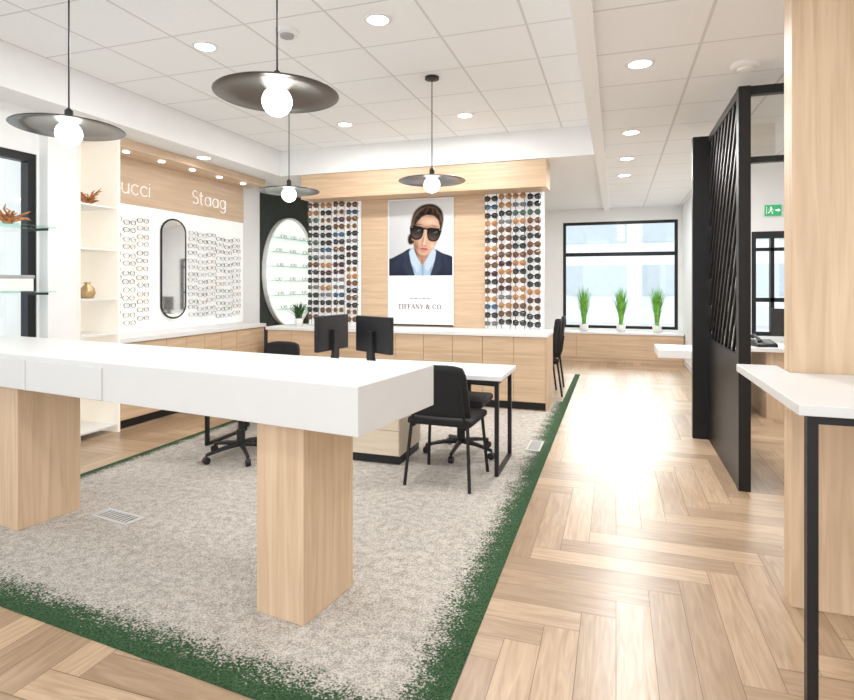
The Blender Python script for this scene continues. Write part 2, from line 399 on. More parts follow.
# window bench
t = thing('window_bench', 'low oak bench with white top under the far window', 'bench', (0, 0, 0))
obj('body', B(((-1.3, 10.93, 0), (1.13, YB-.005, .50))), OAKX, t)
obj('bench_top', B(((-1.32, 10.90, .50), (1.135, YB-.003, .54))), WHITE, t, bevel=.003)
for i in range(4):
    xa = -1.3+i*.6075
    obj('door', B(((xa+.004, 10.915, .06), (xa+.6035, 10.93, .495))), OAKX, t)
t = thing('wall_desk', 'white shelf desk projecting into corridor behind the black screen', 'desk', (0, 0, 0))
p1 = at(657, 348, .74)
obj('desk_top', B(((p1.x, 6.25, .66), (.95, 6.85, .74))), WHITE, t, bevel=.003)
obj('support_panel', B(((.86, 6.27, 0), (.94, 6.83, .66))), WHITE, t)

# ------------------------------------------------------------------ display wall: header, oak backing, racks, poster
tag(obj('wood_header', B(((-3.95, 6.62, 2.53), (-.755, 6.998, 2.848))), OAKX, bevel=.002), 'long oak header board above the sunglasses racks and poster', 'header board')
tag(obj('wood_backing', B(((-3.24, 6.972, .861), (-1.545, 6.999, 2.529))), OAKX), 'oak wall panel behind the portrait poster', 'wall panel')

def rim_glasses(hw, hh, rim, pw, back, bm, dome=.006, folded=True):
    N = 16
    wrap = lambda x: 1.4*x*x
    for sx in (-1, 1):
        cx = sx*(hw+.007)
        def ring(a, y):
            out = []
            for k in range(N):
                th = 2*PI*k/N; c, s = math.cos(th), math.sin(th)
                x = cx+(hw-a)*math.copysign(abs(c)**(2/pw), c)
                out.append(bm.verts.new((x, y+wrap(x), (hh-a)*math.copysign(abs(s)**(2/pw), s)*(1+.10*c*sx))))
            return out
        L = [ring(0, -.003), ring(rim, -.003), ring(rim, .003), ring(0, .003)]
        for q in range(4):
            A_, B_ = L[q], L[(q+1) % 4]
            for k in range(N): face(bm, [A_[k], A_[(k+1) % N], B_[(k+1) % N], B_[k]], 0)
        l1 = ring(rim*.6, -.001); l2 = ring(hw*.5, -.001-dome*.7); ctr = bm.verts.new((cx, -.001-dome+wrap(cx), 0))
        for k in range(N):
            face(bm, [l1[k], l1[(k+1) % N], l2[(k+1) % N], l2[k]], 1); face(bm, [l2[k], l2[(k+1) % N], ctr], 1)
        xe = sx*(2*hw+.004); th_ = .003 if folded else .0018
        box(bm, (xe-th_, wrap(xe)-.003, hh*.25), (xe+th_, back, hh*.25+th_*2), 0)
    if folded:
        box(bm, (-2*hw-.004, back-.004, hh*.25), (1.5*hw, back, hh*.25+.006), 0)
        box(bm, (-1.5*hw, back-.009, hh*.1), (2*hw+.004, back-.005, hh*.1+.006), 0)
    box(bm, (-.010, -.003, hh*.25), (.010, .003, hh*.25+(.006 if folded else .004)), 0)
def glasses_mesh(name, hw, hh, rim, pw, back, mats, dome=.006, folded=True):
    bm = bmesh.new(); rim_glasses(hw, hh, rim, pw, back, bm, dome, folded)
    bmesh.ops.recalc_face_normals(bm, faces=bm.faces[:])
    me = bpy.data.meshes.new(name); bm.to_mesh(me); bm.free()
    for m in mats: me.materials.append(m)
    for p in me.polygons: p.use_smooth = (p.material_index == 1)
    return me
FB = mat('frame_black', (.010, .010, .010), .25); FT = mat('frame_tortoise', (.16, .065, .025), .25, var=.5, scale=90)
FG = mat('frame_grey', (.20, .20, .21), .3); FN = mat('frame_tan', (.45, .27, .15), .3); FBL = mat('frame_navy', (.03, .05, .10), .25); FR = mat('frame_wine', (.14, .02, .025), .25); FW = mat('frame_cream', (.62, .52, .40), .3)
LB = mat('lens_black', (.010, .010, .012), .04, coat=0, spec=.8); LBR = mat('lens_brown', (.10, .045, .018), .04, spec=.8); LBL = mat('lens_blue', (.05, .13, .22), .05, .5)
LAM = mat('lens_amber', (.36, .16, .05), .04, spec=.8); LGR = mat('lens_grey', (.13, .13, .14), .04, spec=.8); LGN = mat('lens_green', (.03, .07, .05), .04, spec=.8)
SB = .056
suns = [('black', glasses_mesh('sunglasses_black', .0375, .036, .008, 2.8, SB, [FB, LB], .024)),
        ('brown tortoiseshell', glasses_mesh('sunglasses_tortoise', .0375, .038, .008, 2.4, SB, [FT, LBR], .024)),
        ('blue mirrored', glasses_mesh('sunglasses_blue', .0375, .032, .006, 2.6, SB, [FBL, LBL], .022)),
        ('amber lensed', glasses_mesh('sunglasses_amber', .037, .039, .006, 2.1, SB, [FN, LAM], .022)),
        ('grey lensed', glasses_mesh('sunglasses_grey', .038, .029, .006, 3.4, SB, [FG, LGR], .022)),
        ('green lensed', glasses_mesh('sunglasses_green', .037, .039, .005, 2.1, SB, [FG, LGN], .022)),
        ('wine framed', glasses_mesh('sunglasses_wine', .0375, .036, .010, 2.6, SB, [FR, LB], .022)),
        ('cream framed', glasses_mesh('sunglasses_cream', .0375, .038, .010, 2.3, SB, [FW, LBR], .022))]
def put(name, me, loc, rotz, label, cat, group):
    o = bpy.data.objects.new(name, me); COL.objects.link(o); o.location = loc; o.rotation_euler = (0, 0, rotz)
    return tag(o, label, cat, group)
def rack(xa, xb, za, zb, cols, rows, side, z0):
    t = thing('sunglasses_rack', 'backlit white rack of sunglasses %s of the portrait poster' % side, 'display rack', (0, 0, .861))
    obj('back_panel', B(((xa, 6.975, 0), (xb, 6.999, zb-.861))), BRIGHT, t)
    sp = (xb-xa)/cols
    for c in range(cols):
        x = xa+sp*(c+.5)
        for sx in (-1, 1):
            bm = bmesh.new(); tube(bm, [(x+sx*.055, 6.962, 0), (x+sx*.055, 6.962, zb-.861)], .0055, 8)
            obj('rod', bm, CHROME, t)
    for c in range(cols):
        nr = rows+random.choice((0, 0, 1)); dz = (zb-z0)/nr; sh = random.uniform(-.015, .015)
        for r in range(nr):
            i = random.choices(range(8), [36, 22, 8, 10, 7, 6, 5, 6])[0]
            nm, me = suns[i]
            put('sunglasses', me, (xa+sp*(c+.5)+random.uniform(-.002, .002), 6.957-SB, z0+dz*(r+.5)+sh+random.uniform(-.005, .005)), random.uniform(-.02, .02),
                '%s sunglasses on the rack %s of the portrait poster' % (nm, side), 'sunglasses', '%s sunglasses on the rack %s of poster' % (nm, side))
rack(-4.03, -3.25, .862, 2.525, 4, 16, 'left', .90)
rack(-1.545, -.85, .862, 2.525, 4, 16, 'right', .885)

# poster --------------------------------------------------------------
po = tag(obj('poster', B(((0, -.012, 0), (.88, 0, 1.625))), mat('poster_paper', (.84, .845, .85), .5, var=.01), loc=(-2.84, 6.97, .885)), 'tall poster of a person in dark sunglasses and navy jacket', 'poster')
U0, U1, V0, V1 = 390.6, 453.4, 202.6, 278.0
NX, NY = 190, 226
UB, VB = np.meshgrid(np.linspace(U0, U1, NX), np.linspace(V0, V1, NY))
UU, VV = UB, VB
def tilt(deg, cu=424, cv=246, dv0=0):
    global UU, VV
    a = math.radians(deg); c, s = math.cos(a), math.sin(a)
    du, dv = UB-cu, VB-cv-dv0
    UU = cu+du*c+dv*s; VV = cv-du*s+dv*c
img = np.zeros((NY, NX, 3))
def spl(pts, n=7):
    P = [np.array(p, float) for p in pts]; out = []; N = len(P)
    for i in range(N):
        a, b, c, d = P[i-1], P[i], P[(i+1) % N], P[(i+2) % N]
        for k in range(n):
            t_ = k/n
            out.append(.5*((2*b)+(-a+c)*t_+(2*a-5*b+4*c-d)*t_**2+(-a+3*b-3*c+d)*t_**3))
    return np.array(out)
def mask(pts, soft=.35, smooth=True):
    q_ = spl(pts) if smooth else np.array(pts, float)
    d = np.full(UU.shape, 1e9); ins = np.zeros(UU.shape, bool)
    for i in range(len(q_)):
        ax, ay = q_[i]; bx, by = q_[(i+1) % len(q_)]
        ex, ey = bx-ax, by-ay; l2 = ex*ex+ey*ey+1e-9
        tt = np.clip(((UU-ax)*ex+(VV-ay)*ey)/l2, 0, 1)
        d = np.minimum(d, np.hypot(UU-ax-tt*ex, VV-ay-tt*ey))
        if abs(ey) > 1e-9:
            cr = ((ay > VV) != (by > VV)) & (UU < ex*(VV-ay)/ey+ax)
            ins ^= cr
    sd = np.where(ins, d, -d)
    return np.clip(.5+sd/(2*soft), 0, 1)
def ellm(cu, cv, ru, rv, rot=0, soft=.1):
    c, s = math.cos(rot), math.sin(rot)
    a = (UU-cu)*c+(VV-cv)*s; b = -(UU-cu)*s+(VV-cv)*c
    r = np.sqrt((a/ru)**2+(b/rv)**2)
    return np.clip(.5+(1-r)/(2*soft), 0, 1)
def gau(cu, cv, ru, rv, rot=0):
    c, s = math.cos(rot), math.sin(rot)
    a = (UU-cu)*c+(VV-cv)*s; b = -(UU-cu)*s+(VV-cv)*c
    return np.exp(-((a/ru)**2+(b/rv)**2))
def comp(col, m):
    global img
    col = np.array(col, float)
    if col.ndim == 1: col = col[None, None, :]
    img = img*(1-m[..., None])+col*m[..., None]
def mul(k, m):
    global img
    img = img*(1-m[..., None]*(1-np.array(k, float)[None, None, :]))
bgv = .60+.20*(UU-U0)/(U1-U0)-.08*(VV-V0)/(V1-V0)
img[:] = bgv[..., None]*np.array([.96, .98, 1.0])
jac = mask([(386, 282), (388, 264), (395, 259.5), (404, 255), (413, 251), (424, 258), (434, 251.5), (444, 256), (452, 259), (458, 264), (458, 282)], .4)
comp((.014, .019, .036), jac)
mul((1.9, 1.9, 1.9), jac*gau(400, 264, 4, 10, .4)*.5); mul((1.8, 1.8, 1.8), jac*gau(447, 264, 3, 9, -.3)*.5)
sh = mask([(411, 254), (416, 250), (424, 256), (433, 250), (437.5, 254), (436, 264), (431, 279), (415, 279), (411.5, 264)], .35)
comp((.38, .51, .66), sh)
mul((.55, .6, .66), sh*gau(424.5, 272, 1.0, 12)); mul((.62, .66, .72), sh*gau(416, 268, 2, 9, .2)); mul((.65, .68, .74), sh*gau(432, 270, 1.6, 8, -.2))
nk = mask([(416, 240), (416, 252), (418.5, 261), (423.5, 268), (429.5, 260), (432.6, 252), (433.5, 240)], .4)
comp((.47, .25, .165), nk)
mul((.36, .30, .28), nk*gau(422, 254, 9, 5.5, .1)); mul((.5, .45, .43), nk*gau(416, 257, 3, 8)); mul((.68, .62, .58), nk*gau(424, 264, 1.2, 4))
shm = sh*(1-nk)
for pts in ([(411, 255), (415.3, 251), (418.5, 259), (424, 268.5), (419, 275), (412.5, 264.5)], [(437.3, 255), (433.3, 251), (430.8, 258), (424.6, 268.5), (429.8, 274), (436.3, 263.5)]):
    c_ = mask(pts, .35, False); comp((.50, .62, .75), c_); shm = np.maximum(shm, c_)
    mul((.6, .65, .7), c_*gau(pts[3][0], pts[3][1]+1, 2.2, 3.5))
chk = np.maximum(np.exp(-(((UU+VV*.15) % 1.5-.75)/.16)**2), np.exp(-((VV % 1.5-.75)/.16)**2))
mul((.66, .72, .80), shm*chk*.7)
for pts in ([(403.5, 257), (410.5, 253), (412.5, 264), (417, 279), (410.5, 279), (403, 267), (406, 263.5)], [(444.2, 257.5), (438, 253.6), (436.3, 264), (431.4, 279), (437.6, 279), (444.4, 267.5), (441.8, 263.8)]):
    l_ = mask(pts, .35, False); comp((.024, .030, .052), l_)
    mul((.5, .5, .5), l_*gau((pts[0][0]+pts[5][0])/2, 266, .8, 10)*.6)
tilt(8, dv0=1.6)
hairc = np.array([.024, .014, .009])
def hair(m, cu=428, cv=232, f=34, ph=0):
    ang = np.arctan2(VV-cv, UU-cu); rad = np.hypot(UU-cu, VV-cv)
    st = .8+.55*np.sin(ang*f+rad*.35+ph)*np.sin(ang*f*.43+1.3)+.3*np.sin(ang*f*2.3+rad*.6)
    comp(np.clip(st, .3, 2.1)[..., None]*hairc[None, None, :], m)
hair(mask([(411.5, 236), (409.2, 238.4), (408.8, 242.5), (410.4, 246.4), (413.0, 247), (415.6, 244.4), (416, 239)], .8), 413, 238, 12)
hair(mask([(413.0, 240), (410.8, 233), (409.8, 224), (411.4, 215.0), (416.2, 208.6), (423.6, 205.2), (431.5, 205.4), (437.8, 209.6), (441.0, 216.6), (441.4, 224), (440.4, 230.6), (438.8, 231), (436.6, 222.4), (430, 217), (421, 218), (416.2, 228), (414.6, 240)], .8))
for (a, b, c_, d_, r_, k) in ((414.8, 215.5, 1.4, 5, .55, .8), (419.2, 211.0, 1.1, 4.2, .9, .6), (434.4, 211.8, 1.1, 4.4, -.75, .75), (438.8, 218.5, .9, 4.4, -.3, .6), (427, 208.2, 4.5, .8, .05, .6), (412.0, 226, .9, 5, .05, .6), (424, 211.6, .9, 3.2, .35, .5), (430, 211.6, .9, 3.0, -.35, .5)):
    comp((.17, .105, .07), gau(a, b, c_, d_, r_)*k)
er = ellm(413.9, 239.5, 1.5, 3.4, -.15); comp((.44, .23, .15), er); mul((.5, .4, .37), gau(414.1, 239.5, .8, 2.0)*er)
fc = mask([(414.8, 234), (415.2, 227), (417.6, 221.6), (421.6, 217.8), (426.0, 216.8), (429.4, 216.0), (434, 218.0), (437.6, 222.6), (438.9, 229), (438.7, 236), (437.6, 243), (435.2, 249.0), (431.4, 254.2), (426.8, 256.6), (421.6, 254.8), (417.4, 249.4), (415.2, 241)], .6)
comp((.58, .34, .235), fc)
mul((.40, .32, .29), fc*np.clip((421-UU)/7.0, 0, 1)); mul((.52, .44, .40), fc*gau(418.4, 248.6, 3.0, 5, -.5)); mul((.55, .47, .43), fc*gau(426.4, 257.8, 7, 2.0))
mul((.66, .58, .54), fc*gau(439, 245, 1.8, 9)); mul((.58, .50, .46), fc*gau(426, 216.0, 11, 2.2))
comp((.82, .57, .44), fc*gau(429.2, 222.4, 4.4, 2.2)*.5); comp((.82, .56, .44), fc*gau(433.8, 245.6, 2.0, 2.2)*.65); comp((.74, .49, .37), fc*gau(427.2, 254.0, 1.8, 1.2)*.55)
mul((.52, .44, .40), fc*gau(425.5, 228.0, 12, 1.2))
for (a, b, l, r_) in ((417.6, 220.6, 2.6, -.85), (421.4, 217.6, 2.2, -.5), (434.4, 218.0, 2.2, .6), (437.8, 223, 2.2, 1.15), (415.6, 227.6, 2.2, -1.4)): comp(hairc*1.3, gau(a, b, l, .7, r_)*.7)
mul((.56, .47, .43), gau(424.0, 241.5, .8, 4.2, .1)*fc); comp((.86, .62, .49), gau(425.9, 240.6, .6, 4.4)*.7); comp((.84, .60, .47), gau(425.8, 244.4, .95, .85)*.75)
mul((.34, .26, .24), gau(424.0, 246.0, .75, .42)*fc); mul((.40, .31, .28), gau(427.6, 246.0, .65, .4)*fc); mul((.62, .52, .48), gau(425.9, 247.1, 2.2, .55)*fc)
comp((.33, .085, .08), mask([(422.0, 249.8), (424.6, 248.6), (426.2, 249.0), (427.8, 248.6), (430.4, 249.7), (426.2, 250.3)], .25))
comp((.50, .165, .145), mask([(422.0, 249.9), (426.2, 250.2), (430.4, 249.8), (428.5, 251.9), (426.2, 252.5), (424.0, 251.9)], .25))
mul((.35, .25, .23), gau(426.2, 250.05, 3.8, .24)); comp((.75, .42, .38), gau(426.6, 251.2, 1.1, .35)*.5); mul((.62, .54, .52), gau(426.3, 253.5, 2.2, .5)*fc)
for a, b, r_ in ((418.4, 226.2, -.12), (433.2, 226.2, .12)): comp((.045, .026, .018), gau(a, b, 3.8, .6, r_)*.85)
gl1 = mask([(409.4, 229.2), (412.4, 228.2), (417.0, 228.0), (421.8, 228.6), (423.6, 230.8), (423.4, 236.0), (421.4, 240.4), (417.0, 241.8), (412.8, 240.6), (410.6, 236.4)], .3)
gl2 = mask([(426.8, 230.6), (428.4, 228.6), (433.2, 228.0), (438.2, 228.2), (441.0, 229.2), (440.0, 236.2), (438.0, 240.2), (433.8, 241.6), (429.6, 240.4), (427.4, 236.0)], .3)
br = mask([(421.6, 229.4), (425.0, 229.0), (428.4, 229.4), (428.0, 231.2), (425.0, 230.6), (422.4, 231.4)], .3)
for m_ in (gl1, gl2, br): comp((.004, .004, .005), m_)
for cu_, cv_, ru_, rv_ in ((417.0, 234.8, 5.4, 5.4), (433.6, 234.8, 5.4, 5.4)):
    ln = ellm(cu_, cv_, ru_, rv_, .0, .12)
    gr = np.clip((VV-(cv_-5.6))/11.6, 0, 1)
    comp(np.stack([.008+.10*gr**2.2, .007+.06*gr**2.2, .007+.046*gr**2.2], -1), ln)
    comp((.18, .175, .18), gau(cu_+1.8, cv_-2.6, 2.0, .7, -.5)*.5*ln)
comp((.5, .48, .44), gau(411.2, 229.6, .8, .3)*.8); comp((.5, .48, .44), gau(439.4, 229.5, .7, .3)*.8)
UU, VV = UB, VB
bm = bmesh.new(); colr = bm.verts.layers.float_color.new('paint')
G = []
for j in range(NY):
    row = []
    for i in range(NX):
        v = bm.verts.new(((UU[j, i]-390)/64*.88, -.0126, (327-VV[j, i])/125*1.625)); c3 = img[j, i]
        v[colr] = (max(0, c3[0]), max(0, c3[1]), max(0, c3[2]), 1); row.append(v)
    G.append(row)
for j in range(NY-1):
    for i in range(NX-1): bm.faces.new((G[j][i], G[j+1][i], G[j+1][i+1], G[j][i+1]))
pm, nt, b_ = newmat('portrait_ink'); an = nt.nodes.new('ShaderNodeAttribute'); an.attribute_name = 'paint'
nt.links.new(an.outputs['Color'], b_.inputs['Base Color']); b_.inputs['Roughness'].default_value = .6; b_.inputs['Specular IOR Level'].default_value = .08
obj('portrait_print', bm, pm, po, normals=False)
obj('bottom_rail', B(((0, -.016, -.012), (.88, 0, .006))), BLACK, po)
obj('edge_strip', B(((0, -.016, 1.62), (.88, 0, 1.63)), ((-.008, -.016, 0), (0, 0, 1.63)), ((.88, -.016, 0), (.888, 0, 1.63))), WHITE, po)
INK = mat('print_ink', (.012, .012, .012), .6)
TK, TN = .18, .075
def ser(x, z, w=.34): return (x-w/2, z, x+w/2, z, .055)
def rnd(cx, cz, rx, rz, a0, a1, n=16):
    out = []
    for i in range(n):
        p, q_ = math.radians(a0+(a1-a0)*i/n), math.radians(a0+(a1-a0)*(i+1)/n)
        wd = TN+(TK-TN)*abs(math.cos((p+q_)/2))
        out.append((cx+rx*math.cos(p), cz+rz*math.sin(p), cx+rx*math.cos(q_), cz+rz*math.sin(q_), wd))
    return out
CAPS = {'T': ([(.4, 0, .4, 1, TK), (.02, .97, .78, .97, TN), (.04, .97, .04, .78, .05), (.76, .97, .76, .78, .05), ser(.4, .02)], .92),
 'I': ([(.2, 0, .2, 1, TK), ser(.2, .02), ser(.2, .98)], .50),
 'F': ([(.2, 0, .2, 1, TK), (.1, .97, .68, .97, TN), (.2, .52, .52, .52, TN), (.66, .97, .66, .78, .05), (.52, .62, .52, .42, .05), ser(.2, .02), ser(.16, .98)], .80),
 'A': ([(.12, 0, .46, 1, TN), (.46, 1, .82, 0, TK), (.24, .36, .68, .36, TN), ser(.1, .02, .26), ser(.84, .02, .3)], 1.0),
 'N': ([(.16, 0, .16, 1, TN), (.16, 1, .80, 0, TK), (.80, 0, .80, 1, TN), ser(.16, .02, .26), ser(.12, .98, .22), ser(.80, .98, .26)], 1.04),
 'Y': ([(.42, 0, .42, .48, TK), (.42, .46, .10, 1, TK), (.42, .46, .76, 1, TN), ser(.42, .02), ser(.10, .98, .26), ser(.76, .98, .24)], .92),
 '&': (rnd(.38, .76, .18, .22, -60, 240)+[(.28, .60, .80, .02, TK)]+rnd(.36, .27, .28, .26, 100, 330)+[(.60, .14, .78, .50, TN), ser(.80, .52, .2)], 1.05),
 'C': (rnd(.50, .5, .40, .48, 40, 320)+[(.82, .98, .82, .72, .05)], .98), 'O': (rnd(.50, .5, .40, .48, 0, 360, 24), 1.06),
 '.': ([(.12, 0, .12, .14, .14)], .3), ' ': ([], .42)}
def capital_line(s, h, xc, z):
    tot = sum(CAPS[c][1] for c in s)*h; x = xc-tot/2; bm = bmesh.new()
    for c in s:
        st, adv = CAPS[c]
        for (xa, z_a, xb, z_b, wd) in st:
            A = Vector((x+xa*h, -.0134, z+z_a*h)); Q = Vector((x+xb*h, -.0134, z+z_b*h)); d = (Q-A).normalized(); nn = Vector((-d.z, 0, d.x))*(wd*h/2)
            extr(bm, [A-nn, Q-nn, Q+nn, A+nn], (0, .001, 0))
        x += adv*h
    obj('lettering', bm, INK, po)
capital_line('TIFFANY & CO.', .060, .44, .205)
bm = bmesh.new(); xx = .30
for wd in (.04, .06, .025, .055, .045):
    box(bm, (xx, -.0135, .335), (xx+wd, -.0122, .345)); xx += wd+.012
obj('fine_print', bm, mat('grey_ink', (.16, .16, .16), .6), po)

# ------------------------------------------------------------------ left wall: eyewear panel, sign, mirror
tag(obj('eyewear_panel', B(((XL+.001, 4.27, .887), (XL+.03, 6.78, 2.268))), BRIGHT), 'backlit white eyewear display panel on the left wall', 'wall panel')
sg = tag(obj('sign_board', B(((XL+.001, 4.27, 2.27), (XL+.04, 6.78, 2.758))), OAKY), 'oak sign board with white letters above the left eyewear wall', 'sign')
LET = mat('white_letters', (.92, .91, .9), .4, emit=.35)
def arc(cx, cz, rx, rz, a0, a1, n=14):
    return [(cx+rx*math.cos(math.radians(a0+(a1-a0)*i/n)), cz+rz*math.sin(math.radians(a0+(a1-a0)*i/n))) for i in range(n+1)]
LETTERS = {  # strokes on a unit x-height, and advance width
 'G': ([arc(.72, .72, .70, .72, 45, 335), [(1.36, .42), (1.38, .70), (.85, .70)]], 1.75),
 'u': ([[(0, 1), (0, .42)]+arc(.40, .42, .40, .42, 180, 360)+[(.80, 1)], [(.80, .42), (.80, 0)]], 1.15),
 'c': ([arc(.48, .5, .48, .5, 45, 315)], 1.15),
 'i': ([[(0, 1), (0, 0)], [(0, 1.32), (0, 1.40)]], .45),
 'S': ([arc(.45, 1.07, .40, .36, 40, 270)+arc(.45, .36, .45, .36, 90, -150)], 1.15),
 't': ([[(.2, 1.4), (.2, .25)]+arc(.42, .22, .22, .22, 180, 290), [(-.08, 1), (.52, 1)]], .85),
 'a': ([arc(.48, .5, .46, .5, 0, 360, 24), [(.94, 1), (.94, 0)]], 1.30),
 'g': ([arc(.48, .5, .46, .5, 0, 360, 24), [(.94, 1), (.94, -.12)]+arc(.48, -.12, .46, .36, 0, -150)], 1.30)}
def write(word, ystart, z, h):
    bm = bmesh.new(); y = ystart
    for ch in word:
        st, adv = LETTERS[ch]
        for s in st: tube(bm, [(0, y+px*h, z+pz*h) for px, pz in s], .0056, 6)
        y += adv*h
    obj('lettering', bm, LET, sg, (XL+.045, 0, 0)); return y
write('Gucci', 4.515, 2.38, .108)
write('Staag', 5.76, 2.41, .112)
ca_ = thing('oak_canopy', 'oak canopy with small spotlights over the left eyewear wall', 'canopy', (0, 0, 0))
obj('canopy_board', B(((XL+.001, 4.27, 2.76), (-4.60, 6.78, 2.848))), OAKY, ca_)
for i in range(5):
    y = 4.55+i*.48
    bm = bmesh.new(); lathe(bm, [(0, 0), (.03, 0), (.034, .006), (.034, .01), (0, .01)], 16)
    obj('spotlight', bm, GLOW, ca_, (-4.74, y, 2.75))
# mirror turned to reflect pale walls; the bracket is added to hold it
MR = -.28
t = thing('wall_mirror', 'tall pill-shaped mirror in black frame amid the eyeglasses', 'mirror', (XL+.078, 5.40, 1.59), MR)
def pill(hw, hh, n=14):
    r = hw; pts = []
    for i in range(n+1): a = PI*i/n; pts.append((r*math.cos(a), hh-r+r*math.sin(a)))
    for i in range(n+1): a = PI+PI*i/n; pts.append((r*math.cos(a), -hh+r+r*math.sin(a)))
    return pts
bm = bmesh.new(); extr(bm, [(.004, y, z) for y, z in pill(.142, .565)], (.01, 0, 0)); obj('mirror_glass', bm, MIRROR, t)
bm = bmesh.new(); tube(bm, [(.008, y, z) for y, z in pill(.152, .575)], .012, 8, closed=True); obj('frame', bm, BLACK, t)
bm = bmesh.new(); tube(bm, [(.003, 0, 0), (-.046*math.cos(MR), .046*math.sin(MR), 0)], .02, 10); obj('bracket', bm, BLACK, t)
EB = .030
FE = mat('thin_frame_black', (.04, .04, .04), .35); FE2 = mat('thin_frame_grey', (.22, .22, .23), .35); FE3 = mat('thin_frame_brown', (.24, .13, .07), .35)
EYE = [('black rimmed', glasses_mesh('eyeglasses_black', .036, .026, .0040, 2.6, EB, [FE, GLASS], .002, False)),
       ('grey rimmed', glasses_mesh('eyeglasses_grey', .036, .028, .0034, 2.1, EB, [FE2, GLASS], .002, False)),
       ('brown rimmed', glasses_mesh('eyeglasses_brown', .036, .025, .0040, 3, EB, [FE3, GLASS], .002, False))]
def eyewall(ys, z0_, z1_, nz, where):
    for y in ys:
        sh = random.uniform(-.03, .03)
        for j in range(nz):
            z = z0_+(z1_-z0_)*j/(nz-1)+sh+random.uniform(-.01, .01)
            nm, me = EYE[random.choices(range(3), [38, 36, 26])[0]]
            put('eyeglasses', me, (XL+.0295+EB, y+random.uniform(-.010, .010), z), PI/2, '%s eyeglasses on white wall panel %s' % (nm, where), 'eyeglasses', '%s eyeglasses %s' % (nm, where))
eyewall([4.42, 4.605, 4.79, 4.975], 1.02, 2.10, 13, 'on the near side of the tall mirror')
eyewall([5.76+.170*i for i in range(6)], 1.02, 2.02, 13, 'on the far side of the tall mirror')

# lit niche
t = thing('display_niche', 'tall white lit shelf niche left of the eyewear wall', 'shelf unit', (0, 0, 0))
obj('back_panel', B(((XL, 3.80, 0), (XL+.03, 4.25, 2.80))), NICHEB, t)
obj('side_panel', B(((XL+.03, 3.80, 0), (-4.5, 3.825, 2.80))), WARMW, t)
obj('side_panel', B(((XL+.03, 4.225, 0), (-4.5, 4.25, 2.80))), NICHEB, t)
for z in (.06, .5, .93, 1.26, 1.72, 2.12, 2.785):
    obj('shelf', B(((XL+.03, 3.825, z), (-4.51, 4.225, z+.016))), WHITE, t)
def twigs(label, loc, l0, h, seed):
    random.seed(seed); bm = bmesh.new()
    for i in range(26):
        a = random.uniform(0, 2*PI); l = l0*random.uniform(.45, 1.0); hh = h*random.uniform(.35, 1)
        c, d = math.cos(a), math.sin(a); b_ = random.uniform(-.03, .03)
        tube(bm, [(-.2*l*c, -.2*l*d, .008), (.25*l*c-b_*d, .25*l*d+b_*c, hh*.35), (.65*l*c+b_*d, .65*l*d-b_*c, hh*.8), (l*c, l*d, hh*random.uniform(.7, 1.05))], [.009, .010, .008, .003], 6)
    return tag(obj('ornament', bm, RUST, loc=loc, smooth=True), label, 'ornament')
twigs('rust orange twiggy ornament on the upper niche shelf', (-4.68, 4.05, 2.136), .13, .17, 3)
bm = bmesh.new(); s = (.07, .07, .15)
lathe(bm, [(0, 0), (s[0]*.7, 0), (s[0], s[2]*.3), (s[0]*.85, s[2]*.6), (s[0]*.35, s[2]*.85), (s[0]*.42, s[2]), (0, s[2])], 18)
tag(obj('vase', bm, BRASS, loc=(-4.68, 4.05, 1.2765), smooth=True), 'small brass toned round vase on the middle niche shelf', 'vase')

# window shelves with things
for z, lab in ((1.86, 'upper glass shelf in front of the left window'), (1.34, 'lower glass shelf in front of the left window')):
    t = thing('glass_shelf', lab, 'shelf', (0, 0, 0))
    obj('shelf_board', B(((-4.59, 2.2, z), (-4.33, 3.46, z+.012))), SHELFG, t)
    for y in (2.3, 3.40):
        obj('bracket', B(((-4.60, y, z-.02), (-4.36, y+.015, z))), BLACK, t)
twigs('rust orange driftwood ornament on the upper glass window shelf', (-4.46, 3.16, 1.873), .17, .14, 8)
t = thing('gift_box', 'white lidded box on the lower glass window shelf', 'box', (-4.46, 3.16, 1.352))
obj('box_body', B(((-.09, -.14, 0), (.09, .14, .10))), WHITE, t, bevel=.004); obj('lid', B(((-.095, -.145, .10), (.095, .145, .125))), GREY, t, bevel=.003)

# oval display on the alcove wall
random.seed(21)
OY, OA, OB = 8.00, .72, .845
t = thing('oval_display', 'large white oval display with glass shelves on the dark alcove wall', 'display shelf', (XL+.012, OY, 1.60))
ov = lambda a, b, n=48: [(a*math.cos(2*PI*i/n), b*math.sin(2*PI*i/n)) for i in range(n)]
bm = bmesh.new(); extr(bm, [(0, y, z) for y, z in ov(OA, OB, 48)], (.015, 0, 0)); obj('back_panel', bm, OVALW, t)
bm = bmesh.new()
o1, o2 = ov(OA+.025, OB+.025), ov(OA, OB)
A1 = [bm.verts.new((0, y, z)) for y, z in o1]; A2 = [bm.verts.new((.06, y, z)) for y, z in o1]
C1 = [bm.verts.new((0, y, z)) for y, z in o2]; C2 = [bm.verts.new((.06, y, z)) for y, z in o2]
for i in range(48):
    j = (i+1) % 48
    face(bm, [A1[i], A1[j], A2[j], A2[i]]); face(bm, [C1[i], C2[i], C2[j], C1[j]]); face(bm, [A2[i], A2[j], C2[j], C2[i]]); face(bm, [A1[i], C1[i], C1[j], A1[j]])
obj('rim', bm, WHITE, t)
SHEDGE = mat('shelf_edge_green', (.30, .46, .38), .2)
